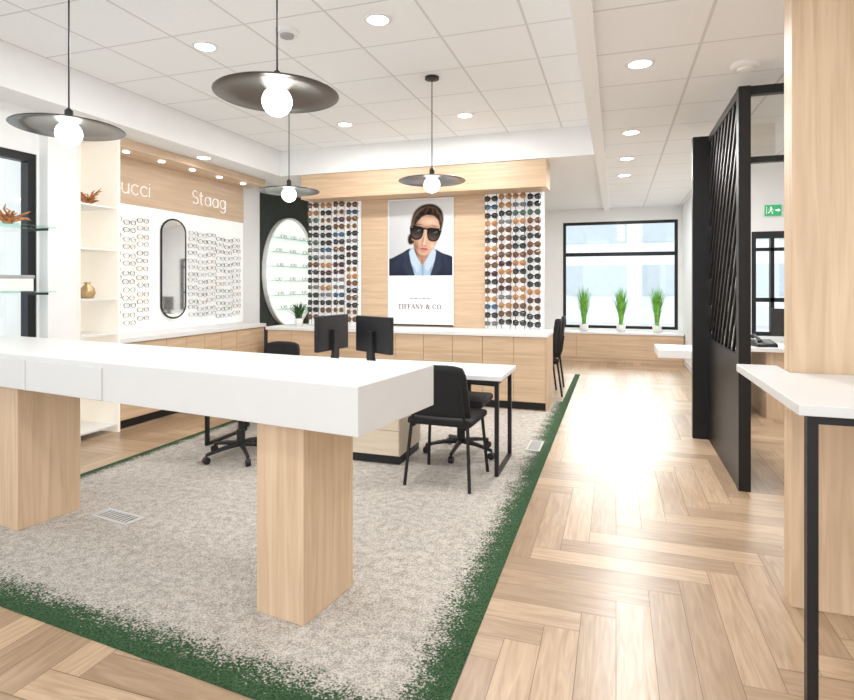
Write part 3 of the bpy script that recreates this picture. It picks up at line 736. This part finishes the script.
for z in (-.58, -.36, -.14, .08, .30, .52):
    hw = OA*math.sqrt(1-(z/OB)**2)-.006
    sh_ = obj('shelf', B(((.015, -hw, z), (.14, hw, z+.008))), SHELFG, t)
    obj('shelf_edge', B(((.14, -hw, z), (.143, hw, z+.008))), SHEDGE, sh_)
    for k in (-1, 0, 1):
        nm, me = EYE[random.choices(range(3), [30, 30, 40])[0]]
        put('eyeglasses', me, (XL+.10, OY+k*hw*.55+random.uniform(-.04, .04), 1.60+z+.008+.029), PI/2, '%s eyeglasses resting on a shelf of the white oval display' % nm, 'eyeglasses', '%s eyeglasses in the oval display' % nm)

# ------------------------------------------------------------------ plants
def grass_bm(h, spread, n, seed, wd=.012):
    random.seed(seed); bm = bmesh.new()
    for i in range(n):
        a = random.uniform(0, 2*PI); r0 = random.uniform(0, .035); hh = h*random.uniform(.6, 1); sp = spread*random.uniform(.15, 1)
        px, py = -math.sin(a), math.cos(a); prev = None
        for k in range(6):
            q = k/5; r = r0+sp*q*q; w_ = wd*(1-q**2)+.0008
            c = Vector((r*math.cos(a), r*math.sin(a), hh*q*(1-.15*q*sp/spread)))
            cur = (bm.verts.new(c+Vector((px*w_, py*w_, 0))), bm.verts.new(c-Vector((px*w_, py*w_, 0))))
            if prev: face(bm, [prev[0], prev[1], cur[1], cur[0]])
            prev = cur
    return bm
def pot_bm(r, h):
    bm = bmesh.new(); lathe(bm, [(0, 0), (r*.8, 0), (r, h), (r*.9, h), (r*.88, h*.86), (0, h*.86)], 24); return bm
first = None
for u, lab in ((584, 'leftmost potted green grass plant on the far window bench'), (621, 'middle potted green grass plant on the far window bench'), (657, 'rightmost potted green grass plant on the far window bench')):
    loc = (onY(u, 11.1), 11.1, .54)
    if first is None:
        first = thing('potted_grass', lab, 'plant', loc, 0, 'grass plants on the window bench')
        obj('pot', pot_bm(.085, .13), POTW, first, smooth=True)
        obj('foliage', grass_bm(.80, .19, 170, 5, .009), GREEN, first, (0, 0, .10))
    else:
        dup(first, loc, u*.1, lab)
t = thing('potted_plant', 'small leafy plant in white pot at left end of back worktop', 'plant', (-3.98, 6.62, .86))
obj('pot', pot_bm(.06, .10), POTW, t, smooth=True); obj('foliage', grass_bm(.26, .17, 60, 9, .02), DGREEN, t, (0, 0, .08))

# ------------------------------------------------------------------ desk, monitors, chairs
t = thing('service_desk', 'white desk on black metal leg frames behind the front counter', 'desk', (0, 0, ZF))
DX0, DX1, DY0, DY1 = -3.42, -.78, 4.06, 4.68
obj('desk_top', B(((DX0, DY0, .70), (DX1, DY1, .735))), WHITE, t, bevel=.003)
for x in (DX0+.03, DX1-.06):
    for y in (DY0+.03, DY1-.06):
        obj('leg', B(((x, y, 0), (x+.03, y+.03, .70))), BLACK, t)
    obj('foot_rail', B(((x, DY0+.06, 0), (x+.03, DY1-.06, .025))), BLACK, t)
    obj('top_rail', B(((x, DY0+.06, .67), (x+.03, DY1-.06, .70))), BLACK, t)
t = thing('drawer_pedestal', 'pale drawer pedestal with black plinth under the desk', 'drawer unit', (0, 0, ZF))
pc = at(377, 465, 0)
PEDM = oak('pale_oak_pedestal', 0, (.78, .66, .52), (.70, .57, .42))
obj('body', B(((pc.x-.24, 4.11, .07), (pc.x+.18, 4.60, .66))), PEDM, t)
obj('plinth', B(((pc.x-.23, 4.13, 0), (pc.x+.17, 4.59, .07))), PLAST, t)
for z in (.075, .27, .465):
    obj('drawer', B(((pc.x-.238, 4.092, z), (pc.x+.178, 4.11, z+.19))), PEDM, t, bevel=.001)
DSCR = mat('dark_screen', (.02, .022, .025), .15)
def monitor(label, loc, rotz, group=None):
    t = thing('monitor', label, 'monitor', loc, rotz, group)
    obj('housing', B(((-.23, -.012, .10), (.23, .03, .40))), PLAST, t, bevel=.006)
    obj('screen', B(((-.218, -.0135, .114), (.218, -.0122, .388))), DSCR, t)
    bm = bmesh.new(); extr(bm, [(-.04, .03, .05), (.04, .03, .05), (.035, .03, .28), (-.035, .03, .28)], (0, .03, 0)); box(bm, (-.035, .02, .008), (.035, .06, .06)); obj('neck', bm, PLAST, t)
    obj('stand_base', B(((-.11, -.08, 0), (.11, .12, .008))), PLAST, t, bevel=.003)
    return t
monitor('black monitor turned sideways on the desk, left of the pair', (onY(331, 4.40), 4.40, .741), PI+1.46)
monitor('black monitor showing its back on the desk, right of the pair', (onY(375, 4.34), 4.34, .741), PI-.50)

def curved_back(w, z0, z1, y, depth, thick, nx=10, nz=8, taper=.9, lean=.05):
    bm = bmesh.new(); G = [[], []]
    for s in (0, 1):
        for j in range(nz+1):
            q = j/nz; row = []
            for i in range(nx+1):
                p = -1+2*i/nx
                ww = w*(1-(1-taper)*q)
                edge = 1-.10*max(0, (q-.75)/.25)**2*1.0
                row.append(bm.verts.new((p*ww*edge, y-lean*q+depth*p*p-(thick if s else 0), z0+(z1-z0)*q-(.02*p**4*(q if q > .5 else 0)))))
            G[s].append(row)
    for s in (0, 1):
        for j in range(nz):
            for i in range(nx): face(bm, [G[s][j][i], G[s][j][i+1], G[s][j+1][i+1], G[s][j+1][i]])
    for j in range(nz):
        for i in (0, nx): face(bm, [G[0][j][i], G[0][j+1][i], G[1][j+1][i], G[1][j][i]])
    for i in range(nx):
        for j in (0, nz): face(bm, [G[0][j][i], G[0][j][i+1], G[1][j][i+1], G[1][j][i]])
    return bm
def guest_chair(label, loc, rotz, group=None, htop=.85):
    t = thing('guest_chair', label, 'chair', loc, rotz, group)
    obj('seat', B(((-.235, -.21, .42), (.235, .24, .47))), BLACKF, t, bevel=.02)
    obj('backrest', curved_back(.225, .49, htop, -.20, .03, .028), BLACKF, t, smooth=True)
    for sx in (-1, 1):
        bm = bmesh.new(); tube(bm, [(sx*.205, .19, .43), (sx*.235, .235, .002)], .0125, 8); obj('leg', bm, BLACK, t)
        bm = bmesh.new(); tube(bm, [(sx*.205, -.19, .43), (sx*.235, -.245, .002)], .0125, 8); obj('leg', bm, BLACK, t)
        bm = bmesh.new(); tube(bm, [(sx*.19, .17, .412), (sx*.19, -.19, .412), (sx*.185, -.22, .50), (sx*.175, -.245, .70)], .011, 8); obj('back_support', bm, BLACK, t)
    return t
guest_chair('black four-legged chair on the carpet behind the front counter', (-1.155, 3.96, ZF), -.04)
gc = guest_chair('nearer black chair just beyond the end of back cabinets', (-.935, 7.46, 0), PI/2+.25, 'black chairs beyond the back cabinets', .96)
dup(gc, (-.945, 8.2, 0), PI/2+.1, 'farther black chair beyond the end of back cabinets')
def swivel_chair(label, loc, rotz, ztop):
    t = thing('swivel_chair', label, 'chair', loc, rotz)
    obj('seat', B(((-.23, -.22, .42), (.23, .23, .48))), BLACKF, t, bevel=.025)
    obj('backrest', curved_back(.24, .53, ztop, -.24, .04, .035), BLACKF, t, smooth=True)
    bm = bmesh.new(); tube(bm, [(0, -.05, .41), (0, -.2, .405), (0, -.275, .46), (0, -.278, .62)], .018, 8); obj('back_support', bm, PLAST, t)
    bm = bmesh.new(); lathe(bm, [(0, .09), (.035, .09), (.035, .22), (.022, .22), (.022, .42), (0, .42)], 16); obj('column', bm, PLAST, t, smooth=False)
    for k in range(5):
        a = 2*PI*k/5+.3
        c, s = math.cos(a), math.sin(a)
        bm = bmesh.new(); tube(bm, [(0, 0, .105), (.15*c, .15*s, .095), (.29*c, .29*s, .07)], [.024, .018, .014], 8)
        lg = obj('leg', bm, PLAST, t)
        bm = bmesh.new(); tube(bm, [(.29*c-.018*s, .29*s+.018*c, .028), (.29*c+.018*s, .29*s-.018*c, .028)], .028, 12)
        tube(bm, [(.29*c, .29*s, .03), (.29*c, .29*s, .072)], .008, 6)
        obj('caster', bm, PLAST, lg)
    return t
swivel_chair('black swivel chair under the desk, behind the four-legged chair', (-1.22, 4.58, ZF), PI, .68)
swivel_chair('black swivel chair whose star base shows between the oak legs', (-2.90, 3.93, ZF), .2, .74)
swivel_chair('black swivel chair with its back top peeking over the front counter', (-3.42, 5.05, ZF), PI-.1, .785)

# floor vents
def vent(u, v, label, rz):
    p = at(u, v, ZF)
    t = thing('floor_vent', label, 'vent', (p.x, p.y, ZF), rz, 'floor vents')
    bm = B(((-.16, -.06, 0), (.16, -.045, .006)), ((-.16, .045, 0), (.16, .06, .006)), ((-.16, -.045, 0), (-.145, .045, .006)), ((.145, -.045, 0), (.16, .045, .006)))
    obj('frame', bm, VENTM, t)
    bm = bmesh.new()
    for i in range(10): box(bm, (-.138+i*.0292, -.045, 0), (-.125+i*.0292, .045, .005))
    obj('grille', bm, VENTM, t)
    obj('duct', B(((-.145, -.045, 0), (.145, .045, .001))), PLAST, t)
vent(118, 517, 'pale floor grille in carpet between the oak counter legs', -.14)
vent(535, 446, 'pale floor grille on the green carpet edge beside the desk', PI/2)

# ------------------------------------------------------------------ pendants
pend = None
for x, y, lab in ((-1.504, 2.309, 'nearest black disc pendant, largest, hanging over the front counter'), (-2.95, 2.433, 'black disc pendant over the front counter near the left window'),
                  (-1.495, 4.644, 'black disc pendant hanging in front of the portrait poster'), (-2.948, 4.727, 'black disc pendant hanging in front of the left sunglasses rack')):
    if pend is None:
        pend = thing('pendant_lamp', lab, 'lamp', (x, y, 2.29), 0, 'black disc pendant lamps')
        bm = bmesh.new(); lathe(bm, [(0, .045), (.03, .045), (.05, .038), (.12, .029), (.20, .018), (.283, .004), (.288, 0), (.283, -.003), (.20, .008), (.12, .017), (.05, .024), (0, .025)], 64); obj('lamp_shade', bm, SHADE, pend, smooth=True)
        bm = bmesh.new(); lathe(bm, [(.070*math.sin(PI*i/14), -.032-.070*math.cos(PI*i/14)) for i in range(15)], 24); obj('bulb', bm, BULB, pend, smooth=True)
        bm = bmesh.new(); lathe(bm, [(0, .04), (.022, .04), (.022, .10), (.006, .115), (0, .115)], 16); obj('socket', bm, BLACK, pend)
        bm = bmesh.new(); tube(bm, [(0, 0, .1), (0, 0, ZT-2.29-.02)], .0045, 8); obj('cord', bm, BLACK, pend)
        bm = bmesh.new(); lathe(bm, [(0, 0), (.06, 0), (.06, -.022), (.02, -.03), (0, -.03)], 24, (0, 0, ZT-2.29)); obj('ceiling_canopy', bm, BLACK, pend)
    else: dup(pend, (x, y, 2.29), 0, lab)
    l = bpy.data.lights.new('pendant_glow', 'POINT'); l.energy = 4; l.color = (1, .94, .86); l.shadow_soft_size = .07
    lo = bpy.data.objects.new('pendant_glow', l); COL.objects.link(lo); lo.location = (x, y, 2.10)

# ------------------------------------------------------------------ ceiling lights
dl = None
def lamp(loc, e, size=.16):
    l = bpy.data.lights.new('downlight_or_extra_beam', 'AREA'); l.shape = 'DISK'; l.size = size; l.energy = e; l.color = (1, .995, .98)
    lo = bpy.data.objects.new('downlight_or_extra_beam', l); COL.objects.link(lo); lo.location = (loc[0], loc[1], loc[2]-.03)
DL = [(378, 19, ZT, 'recessed downlight at the top of tiled ceiling, right of the nearest pendant'), (205, 46, ZT, 'recessed downlight between the two pendants over the front counter'),
      (345, 124, ZT, 'recessed downlight above the left sunglasses rack'), (465, 115, ZT, 'recessed downlight right of the cord of the pendant before the poster'),
      (640, 63, ZC, 'nearest and largest recessed downlight of the corridor row'), (631, 132, ZC, 'second recessed downlight of the corridor row'), (627, 158, ZC, 'third recessed downlight of the corridor row'),
      (624, 175, ZC, 'farthest and smallest recessed downlight of the corridor row'), (195, 158, ZC, 'recessed downlight in the lowered soffit above the oak sign board'), (768, 178, ZC, 'recessed downlight in the office beyond the black screen')]
E = 23
for u, v, z, lab in DL:
    p = at(u, v, z)
    if u == 195: p.x = -4.44
    if dl is None:
        dl = thing('ceiling_light', lab, 'ceiling light', p, 0, 'recessed downlights')
        bm = bmesh.new(); lathe(bm, [(.072, 0), (.095, 0), (.095, -.006), (.072, -.010), (.072, 0)], 28); obj('trim_ring', bm, TRIMW, dl)
        bm = bmesh.new(); lathe(bm, [(0, 0), (.072, 0), (.072, -.005), (0, -.006)], 28); obj('diffuser', bm, GLOW, dl)
    else: dup(dl, p, 0, lab)
    if u != 195: lamp(p, E)
for x, y, z in ((-2.6, 1.0, ZT), (-1.2, .9, ZT), (.5, .6, ZC), (2.5, 2.0, ZC), (2.4, 5.6, ZC), (.2, 9.6, ZC), (-2.6, 8.8, ZC)):  # extra lamps added for light, without ceiling fixtures
    lamp((x, y, z), E if y > 1.5 else 14)
for u, v, z, lab in ((287, 31, ZT, 'round smoke detector on tiled ceiling above the nearest pendant'), (745, 64, ZC, 'round smoke detector on corridor ceiling near the oak column')):
    t = thing('smoke_detector', lab, 'smoke detector', at(u, v, z))
    bm = bmesh.new(); lathe(bm, [(0, 0), (.085, 0), (.085, -.02), (.075, -.03), (0, -.03)], 28); obj('base', bm, TRIMW, t)
    bm = bmesh.new(); lathe(bm, [(0, -.03), (.05, -.03), (.045, -.045), (0, -.048)], 28); obj('cap', bm, GREY if u < 400 else TRIMW, t)

# ------------------------------------------------------------------ office beyond the screen
es = tag(obj('exit_sign', B(((1.655, 7.575, 2.21), (1.825, 7.598, 2.335))), SIGNG), 'green exit sign with white running figure on the office wall', 'exit sign')
bm = bmesh.new()
def q(pts): face(bm, [bm.verts.new((1.658+a*.69, 7.573, 2.213+b*.73)) for a, b in pts])
q([(.085+.012*math.cos(2*PI*i/10), .128+.012*math.sin(2*PI*i/10)) for i in range(10)])
q([(.07, .075), (.09, .07), (.098, .112), (.078, .115)]); q([(.07, .075), (.088, .078), (.06, .045), (.045, .03), (.038, .04)]); q([(.078, .08), (.092, .072), (.115, .045), (.108, .02), (.096, .024), (.10, .045)])
q([(.09, .11), (.10, .108), (.122, .085), (.116, .078)]); q([(.078, .113), (.074, .104), (.052, .095), (.05, .085), (.044, .092)])
q([(.015, .02), (.022, .02), (.022, .14), (.015, .14)])
q([(.15, .07), (.19, .07), (.19, .05), (.225, .08), (.19, .11), (.19, .09), (.15, .09)])
obj('pictogram', bm, SIGNW, es, normals=False)
t = thing('office_desk', 'white topped office desk with oak pedestal behind the black screen', 'desk', (0, 0, 0))
obj('desk_top', B(((1.18, 6.75, .70), (2.6, 7.55, .74))), WHITE, t, bevel=.002); obj('pedestal', B(((1.5, 6.80, 0), (1.95, 7.5, .70))), OAKZ, t)
obj('side_support', B(((1.2, 6.80, 0), (1.24, 7.5, .70))), WHITE, t); obj('side_support', B(((2.54, 6.80, 0), (2.58, 7.5, .70))), WHITE, t)
t = thing('desk_phone', 'black desk phone on the office desk', 'phone', (onY(764, 6.95), 6.95, .74), .2)
bm = bmesh.new(); extr(bm, [(-.1, -.09, 0), (-.1, .09, 0), (-.1, .09, .07), (-.1, -.09, .03)], (.2, 0, 0)); obj('phone_body', bm, PLAST, t)
bm = bmesh.new(); tube(bm, [(-.075, -.08, .06), (-.075, -.05, .085), (-.075, .06, .115), (-.075, .095, .10)], [.026, .016, .016, .026], 10); obj('handset', bm, PLAST, t)
bm = bmesh.new()
for i in range(3):
    for j in range(4): box(bm, (-.01+i*.03, -.07+j*.028, .036+j*.006), (.01+i*.03, -.052+j*.028, .05+j*.006))
obj('keypad', bm, GREY, t)
monitor('black monitor on the office desk behind the oak column', (1.86, 7.15, .74), -.2)

# ------------------------------------------------------------------ outside
t = thing('building', 'pale building seen through the far window', 'building', (0, 0, -.11))
obj('facade', B(((-9, 24, 0), (11, 26, 4.8))), mat('pale_facade', (.78, .83, .88), .8), t)
for zz in (1.1, 3.2):
    for i in range(6): obj('window', B(((-8+i*3, 23.93, zz), (-5.6+i*3, 24, zz+1.2))), mat('pale_window', (.50, .57, .64), .3), t)
t = thing('building', 'pale blue-grey building seen through the left window', 'building', (0, 0, -.11))
obj('facade', B(((-16, -3, 0), (-14, 14, 2.6))), mat('blue_grey_facade', (.36, .48, .60), .8), t)
obj('roof_edge', B(((-14, -3, 2.4), (-13.8, 14, 2.7))), WHITE, t)
struct('ground', B(((-30, -10, -.3), (30, 40, -.11))), mat('pavement', (.6, .6, .6), .9))

# ------------------------------------------------------------------ sun through the far window, sky
su = bpy.data.lights.new('low_sun', 'SUN'); su.energy = 2.6; su.angle = math.radians(30); su.color = (1, .99, .97)
suo = bpy.data.objects.new('low_sun', su); COL.objects.link(suo)
dirv = Vector((-.02, -1, -.42)).normalized()
suo.rotation_euler = dirv.to_track_quat('-Z', 'Y').to_euler(); suo.location = (0, 20, 12)
w = bpy.data.worlds.new('daylight'); SC.world = w; w.use_nodes = True
bg = w.node_tree.nodes['Background']; bg.inputs[0].default_value = (.93, .97, 1, 1); bg.inputs[1].default_value = 2.12
